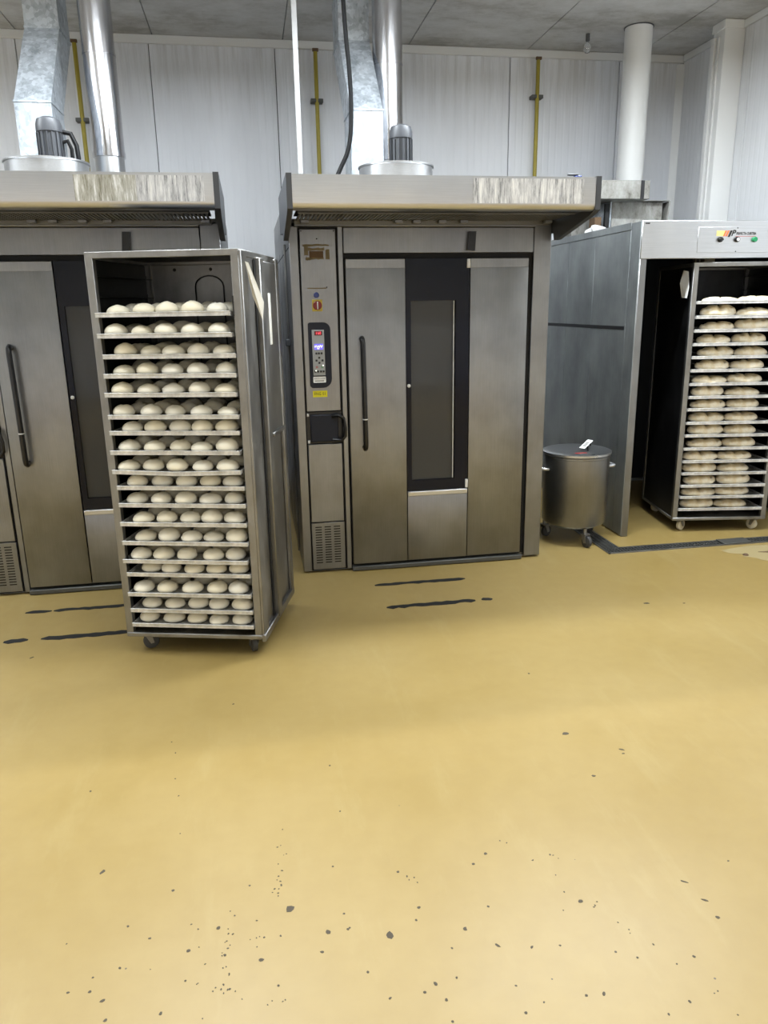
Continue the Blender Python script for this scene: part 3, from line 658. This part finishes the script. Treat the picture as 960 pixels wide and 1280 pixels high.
for x, mt_ in ((.526, 'black'), (.642, 'black'), (.764, 'green')):
    MB().lathe(((.0165, 0), (.0165, -.010), (.014, -.016)), 20, (x, -.007, 1.916), 'Y').build('push_button', mt_, pr)
MB().lathe(((.010, 0), (.010, -.002)), 16, (.642, -.023, 1.916), 'Y').build('button_face', 'white_paint', pr)
MB().box(.512, .540, -.030, -.022, 1.911, 1.921, .002).build('selector_grip', 'black', pr)
MB().box(.018, .048, -.0048, -.004, 2.008, 2.016).build('rivet_plate', 'dark_line', pr)
for x, z in ((.642, 1.985), (.642, 1.845)): MB().lathe(((.004, 0), (.003, -.002)), 8, (x, -.007, z), 'Y').build('screw', 'dark_line', pr)

# sheet-metal boxes behind, cloth
bx = empty('sheet_metal_box', (2.62, 5.65, 2.028)); tag(bx, 'stained sheet metal box on the proofer roof below the white round pipe', 'metal box')
MB().box(-.14, .26, -.25, .3, .228, .352, .003).build('upper_box', 'oldsheet', bx)
MB().box(.19, .215, -.256, -.25, .228, .352).build('dark_strap', 'dark_line', bx)
MB().box(.05, .45, -.1, .42, 0, .228, .002).build('lower_box', 'oldsheet', bx)
MB().poly(((.03, -.14, .224), (.48, -.14, .232), (.45, .42, .228), (.05, .42, .228)), (0, 0, .004)).build('lid_sheet', 'oldsheet', bx, False)
MB().poly(((.03, -.13, 0), (.03, -.14, .224), (.04, .3, .224), (.04, .3, 0)), (-.01, 0, 0)).build('side_sheet', 'galv', bx, False)
MB().poly(((.46, -.13, .0), (.48, -.14, .23), (.46, .3, .22), (.45, .3, 0)), (.01, 0, 0)).build('side_sheet', 'oldsheet', bx, False)
vb = empty('fan_box', (2.60, 6.12, 2.028)); tag(vb, 'grimy flanged junction behind the hood corner with a dark strut', 'metal box')
MB().box(-.175, -.02, -.42, -.25, 0, .215, .003).build('grimy_body', 'oldsheet', vb)
MB().box(-.07, -.02, -.6, -.5, 0, .12, .003).build('rusty_foot', 'brown', vb)
MB().box(.0, .03, -.62, -.59, 0, .21).build('strut', 'gap', vb)
cl = MB()
rings = []
for k, (r_, z_) in enumerate(((.06, .0), (.064, .02), (.05, .036), (.02, .042))):
    rings.append([(r_*(1+.25*math.sin(3*a+k)+.1*math.sin(5*a))*math.cos(a)*1.1, r_*(1+.2*math.cos(2*a+k))*math.sin(a), z_*(1+.25*math.sin(2*a))) for a in [2*PI*i/18 for i in range(18)]])
cl.loft(rings); c_ = cl.build('white_rag', 'cloth'); c_.location = (2.50, 5.42, 2.032); tag(c_, 'crumpled white rag lying on the roof edge of the proofer', 'rag')

# ------------------------------------------------------------------ trolley racks, trays, dough
def caster(parent, x, y, wr, wheel_mat, rz):
    c = empty('caster', (x, y, 0)); c.parent = parent; c.rotation_euler = (0, 0, rz)
    MB().lathe(((wr*.8, -.013), (wr, -.010), (wr, .010), (wr*.8, .013)), 22, (.02, 0, wr), 'Y').build('wheel', wheel_mat, c)
    k = MB()
    for s in (-1, 1): k.poly(((-.012, s*.018, wr+.042), (.02, s*.018, wr+.042), (.03, s*.018, wr-.006), (.014, s*.018, wr-.008)), (0, .003*s, 0))
    k.box(-.018, .024, -.021, .021, wr+.036, wr+.044); k.build('fork', 'steel_rack', c)
    return c

RW, RD = .645, .6236
def make_rack(name, loc, rz, zs, wheel_mat, extra):
    r = empty(name, loc, rz)
    Zt = 1.782
    w0 = .022
    for (x, y) in ((0, 0), (RW-.034, 0), (0, RD-.03), (RW-.034, RD-.03)):
        MB().box(x, x+.034, y, y+.03, .10, Zt-.02, .002).build('post', 'steel_rack', r)
    MB().box(0, RW, .0, .026, Zt-.026, Zt, .002).build('top_rail', 'steel_rack', r)
    MB().box(.0, RW, RD-.026, RD, Zt-.026, Zt, .002).build('top_rail', 'steel_rack', r)
    MB().box(0, .026, .026, RD-.026, Zt-.026, Zt, .002).build('top_rail', 'steel_rack', r)
    MB().box(RW-.026, RW, .026, RD-.026, Zt-.026, Zt, .002).build('top_rail', 'steel_rack', r)
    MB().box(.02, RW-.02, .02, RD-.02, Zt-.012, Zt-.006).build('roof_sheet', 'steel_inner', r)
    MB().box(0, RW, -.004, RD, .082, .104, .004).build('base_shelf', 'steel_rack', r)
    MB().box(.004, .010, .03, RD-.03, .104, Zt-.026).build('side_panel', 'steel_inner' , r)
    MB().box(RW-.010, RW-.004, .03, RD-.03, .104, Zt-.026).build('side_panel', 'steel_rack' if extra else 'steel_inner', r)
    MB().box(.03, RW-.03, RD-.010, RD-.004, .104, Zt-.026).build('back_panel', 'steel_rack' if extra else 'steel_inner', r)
    rm = None
    pit = zs[0]-zs[1]
    for z in [zs[0]+2*pit, zs[0]+pit]+list(zs):
        for s in (0, 1):
            if rm is None:
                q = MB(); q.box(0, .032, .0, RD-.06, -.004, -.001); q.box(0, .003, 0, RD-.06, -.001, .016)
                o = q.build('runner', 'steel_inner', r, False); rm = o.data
            else: o = link('runner', rm, r)
            o.location = (.011, .03, z) if s == 0 else (RW-.011, .03+RD-.06, z)
            if s: o.rotation_euler = (0, 0, PI)
    wr = .036
    for (x, y, a) in ((.07, .05, .6), (RW-.05, .04, 2.1), (.07, RD-.07, .3), (RW-.06, RD-.07, 1.2)):
        caster(r, x, y, wr, wheel_mat, a)
    if extra:
        # bent wire print on the back panel
        wp = [(.25, RD-.016, 1.30)]+[(.25+.07-.07*math.cos(a), RD-.016, 1.655+.05*math.sin(a)) for a in [PI*k/10 for k in range(11)]]+[(.39, RD-.016, 1.30)]
        MB().tube(wp, .003, 6).build('wire_outline', 'steel_inner', r)
        for xx in (.15, .33): MB().lathe(((.008, 0), (.006, -.006)), 8, (xx, RD-.010, 1.735), 'Y').build('rivet', 'dark_line', r)
        # sheet-metal work on the outer right side
        MB().box(RW-.002, RW+.010, .002, .085, .09, Zt-.004, .003).build('corner_sheet', 'steel_rack', r)
        MB().box(RW-.003, RW+.002, .225, .25, .10, Zt-.03).build('side_slot', 'gap', r)
        MB().box(RW-.004, RW+.022, .252, .315, .09, Zt-.02, .004).build('side_channel', 'steel_rack', r)
        MB().box(RW-.004, RW+.012, .33, RD-.05, .98, Zt-.03, .004).build('side_plate', 'steel_rack', r)
        MB().box(RW-.004, RW+.026, .33, RD-.06, .965, .985, .003).build('plate_flange', 'steel_rack', r)
        MB().box(RW-.004, RW+.014, RD-.045, RD+.004, .09, Zt-.01, .004).build('corner_sheet', 'steel_rack', r)
        MB().box(RW-.004, RW+.016, .0, RD, .07, .106, .003).build('base_rail', 'steel_rack', r)
        MB().poly(((RW+.012, .05, 1.735), (RW+.022, .06, 1.73), (RW+.060, .13, 1.575), (RW+.052, .13, 1.50), (RW+.022, .10, 1.60)), (.001, .001, 0)).build('paper_tag', 'paper', r, False)
        MB().box(RW+.012, RW+.0135, .40, .445, 1.385, 1.615).build('paper_strip', 'paper', r)
        MB().box(RW-.036, RW-.034+.002, -.003, .002, 1.52, 1.60).build('hinge_slot', 'dark_line', r)
    return r

def tray_mesh(name, bend=0, wd=.572, dp=.56):
    q = MB()
    q.box(0, wd, 0, dp, 0, .002)
    for (x0, x1, y0, y1) in ((0, wd, -.001, .002), (0, wd, dp-.002, dp+.001)): q.box(x0, x1, y0, y1, 0, .0165)
    for (x0, x1) in ((-.001, .002), (wd-.002, wd+.001)): q.box(x0, x1, 0, dp, 0, .0165)
    # rolled front rim with corner folds
    q.tube([(0, -.001, .0165), (wd*.25, -.001, .0165), (wd*.5, -.001, .0165), (wd*.75, -.001, .0165), (wd, -.001, .0165)], .0028, 6)
    for x in (.006, wd-.02): q.box(x, x+.014, -.004, -.001, .003, .014)
    if bend:
        bmesh.ops.subdivide_edges(q.bm, edges=[e for e in q.bm.edges if abs(e.verts[0].co.x-e.verts[1].co.x) > .4], cuts=7, use_grid_fill=True)
        for v in q.bm.verts:
            t = v.co.x/wd; v.co.z -= bend*max(0, 1-abs(t-.52)*2)*(1 if v.co.y < .1 else .4)
    o = q.build(name, 'alu', None, False); me = o.data; bpy.data.objects.remove(o); return me
TM = tray_mesh('tray'); TB = tray_mesh('bent_tray', .008)

def lump_mesh(name, rx, ry, h, mat, lumps=0, seed=0):
    rnd = random.Random(seed); bm = bmesh.new()
    bmesh.ops.create_uvsphere(bm, u_segments=20, v_segments=12, radius=1)
    ph = [rnd.uniform(0, 6.3) for _ in range(6)]
    for v in bm.verts:
        x, y, z = v.co; a = math.atan2(y, x)
        k = 1+.025*math.sin(2*a+ph[0])+.02*math.sin(3*a+ph[1])
        zz = z*.62+.38 if z > 0 else z*.38+.38
        if lumps:
            # bar shape: square-ish plan, flat bottom, cross creases
            pw = .82; x = math.copysign(abs(x)**pw, x)
            cr = 1-.34*max(0, math.cos(x*PI*lumps+ph[2]*.08))**6 if abs(x) < .9 else 1
            v.co = Vector((x*rx, y*ry*k*(1-.10*(1-cr)), zz*h*cr*(1+.05*math.sin(3*x+ph[3]))))
        else:
            v.co = Vector((x*rx*k, y*ry*k, zz*h*(1+.03*math.sin(2*a+ph[2]))))
    for f in bm.faces: f.smooth = True
    me = bpy.data.meshes.new(name); bm.to_mesh(me); bm.free(); me.materials.append(M[mat]); return me
BALLS = [lump_mesh('dough_ball', .0485, .049, .050+.004*(k % 3), 'dough', 0, k) for k in range(6)]
LOAVES = [lump_mesh('bread_loaf', .118, .058, .070+.006*(k % 3), 'loaf', 3 + (k % 2), 30+k) for k in range(6)]

# left rolling rack
LX, LY, LA = -.6468, 3.4148, -.2679
ZS = [1.520-.0817*k for k in range(18)]
jit = [.003, 0, -.004, -.002, 0, -.012, 0, -.003, -.005, .003, .006, .002, -.004, -.009, .007, -.005, -.004, .006]
ZS = [z+j for z, j in zip(ZS, jit)]
rack = make_rack('rolling_rack', (LX, LY, 0), LA, ZS, 'rubber', True)
tag(rack, 'tall steel rolling rack full of dough ball trays, standing askew before the ovens', 'rack')
def place(me, name, base, ang, x, y, z, rz=0, sc=None):
    o = bpy.data.objects.new(name, me); COL.objects.link(o)
    c, s = math.cos(ang), math.sin(ang)
    o.location = (base[0]+x*c-y*s, base[1]+x*s+y*c, z); o.rotation_euler = (0, 0, ang+rz)
    if sc: o.scale = sc
    return o
TX = [.026, .028, .040, .034, .030, .033, .030, .026, .028, .036, .042, .038, .036, .028, .042, .034, .038, .040]
FIRST = [.085, .070, .085, .072, .072, .065, .088, .078, .062, .086, .072, .105, .100, .075, .100, .070, .092, .075]
rnd = random.Random(11)
for k, z in enumerate(ZS):
    out = [-.012, -.02, -.006, -.014, -.016, -.014, -.010, -.016, -.022, -.012, -.012, -.018, -.018, -.016, -.008, -.016, -.010, -.010][k]
    x0 = min(TX[k], .036)
    o = place(TB if k == 8 else TM, 'baking_tray', (LX, LY), LA, x0, out, z)
    tag(o, f'aluminium tray of dough balls, {ORD[k]} from the top in the rolling rack', 'tray', 'trays in the rolling rack')
    sp = (.572-FIRST[k]*.0-.052-FIRST[k])/4
    sp = max(.098, min(.118, sp))
    for row in range(3 if k < 11 else 2):
        for c in range(5):
            bx_ = FIRST[k]-.012 + c*sp + rnd.uniform(-.006, .006) + (row % 2)*.02
            bx_ = min(bx_, .52)
            s = rnd.uniform(.93, 1.04)
            o = place(rnd.choice(BALLS), 'dough_ball', (LX, LY), LA, x0+bx_, out+.062+row*.108+rnd.uniform(-.008, .008), z+.002, rnd.uniform(0, 6.28), (s, s, s*rnd.uniform(.94, 1.08)))
            tag(o, f'raw dough ball {ORD[c]} from left, {("front", "second", "third")[row]} row, {ORD[k]} tray down the rolling rack', 'dough ball', 'dough balls in the rolling rack')

# rack inside the proofer
QX, QY, QA = 2.798, 4.608+.005, math.radians(-9.3)
QX, QY = 2.802, 4.62
ZQ = [1.527, 1.436, 1.350, 1.264, 1.181, 1.096, 1.008, .923, .842, .752, .667, .577, .491, .407, .322, .243, .155]
rack2 = make_rack('proofing_rack', (QX, QY, 0), QA, ZQ, 'white_wheel', False)
tag(rack2, 'steel rack on cream wheels standing inside the proofer, full of long loaves', 'rack')
MB().poly(((-.012, .02, 1.63), (-.012, .05, 1.73), (-.02, .11, 1.74), (-.03, .13, 1.66), (-.022, .10, 1.57), (-.016, .03, 1.565)), (-.001, 0, 0)).build('paper_tag', 'paper', rack2, False)
rnd = random.Random(5)
for k, z in enumerate(ZQ):
    x0, out = .034, -.016+rnd.uniform(-.006, .004)
    o = place(TM, 'baking_tray', (QX, QY), QA, x0, out, z)
    tag(o, f'aluminium tray of long loaves, {ORD[k]} from the top inside the proofer', 'tray', 'trays in the proofer')
    sh = rnd.uniform(-.012, .02)+(.02 if k < 5 else 0)
    for c in range(2):
        flat = .62 if k == 0 else rnd.uniform(.88, 1.08)
        s = rnd.uniform(.93, 1.03)
        o = place(LOAVES[(k*2+c) % 6], 'bread_loaf', (QX, QY), QA, x0+.145+sh+c*.232, out+.075, z+.002, rnd.uniform(-.05, .05), (s, 1, flat))
        tag(o, f'long floured loaf on the {("left", "right")[c]} of the {ORD[k]} tray down in the proofer', 'loaf', 'loaves in the proofer')

# ------------------------------------------------------------------ wheeled drum
KX, KY = 2.085, 4.64
kt = empty('wheeled_drum', (KX, KY, 0)); tag(kt, 'stainless steel lidded drum on casters between oven and proofer', 'drum')
R_ = .213
MB().lathe(((.02, .128), (R_-.03, .128), (R_-.008, .134), (R_, .15), (R_, .575), (R_+.006, .578), (R_+.006, .590), (R_-.01, .592)), 56).build('body', 'steel', kt)
ld = MB().lathe(((R_+.004, .592), (R_+.010, .596), (R_+.010, .610), (R_-.004, .616), (R_-.03, .618), (.05, .622), (.004, .623)), 56).build('lid', 'steel_h', kt)
MB().tube(((.03, -.10, .618), (.045, -.06, .640), (.075, 0, .652), (.098, .05, .655), (.125, .07, .650), (.13, .08, .622)), .007, 8).build('lid_handle', 'black', ld)
lp0 = Vector((-.022, -.085, .640)); lu = Vector((.090, .075, .036)); lv = Vector((.030, -.018, -.004))
lb = MB(); lb.poly((lp0, lp0+lv, lp0+lv+lu, lp0+lu), (0, 0, .002)); lb.build('white_label', 'paper', ld, False)
lb = MB()
for k in range(7):
    q = lp0+lu*(.18+.085*k)+lv*.2+Vector((0, 0, .0021))
    lb.poly((q, q+lv*.6, q+lv*.6+lu*(.03+.02*(k % 2)), q+lu*(.03+.02*(k % 2))), (0, 0, .0006))
lb.build('label_bars', 'ink', ld, False)
MB().box(-.075, .0, -.16, -.135, .6165, .6195).build('red_mark', 'red_print', ld)
hn = MB(); hn.tube(((R_-.005, -.045, .50), (R_+.03, -.045, .502), (R_+.038, -.04, .505), (R_+.038, .04, .505), (R_+.03, .045, .502), (R_-.005, .045, .50)), .010, 8); hn.build('side_handle', 'steel_h', kt)
hn = MB(); hn.tube(((-R_+.005, -.045, .50), (-R_-.03, -.045, .502), (-R_-.038, -.04, .505), (-R_-.038, .04, .505), (-R_-.03, .045, .502), (-R_+.005, .045, .50)), .010, 8); hn.build('side_handle', 'steel_h', kt)
MB().lathe(((R_-.05, .112), (R_-.05, .129)), 32).build('base_ring', 'steel_dark', kt)
for x, y, a in ((.0, -.19, -1.2), (-.17, .09, .4), (.17, .09, 2.3)):
    c = empty('caster', (x, y, 0)); c.parent = kt; c.rotation_euler = (0, 0, a)
    MB().lathe(((.022, -.014), (.037, -.010), (.037, .010), (.022, .014)), 22, (.02, 0, .037), 'Y').build('wheel', 'rubber', c)
    q = MB()
    for s in (-1, 1): q.poly(((-.014, s*.02, .086), (.022, s*.02, .086), (.032, s*.02, .034), (.012, s*.02, .030)), (0, .003*s, 0))
    q.box(-.02, .026, -.023, .023, .082, .09); q.lathe(((.012, .088), (.012, .125)), 10); q.build('fork', 'steel_rack', c)
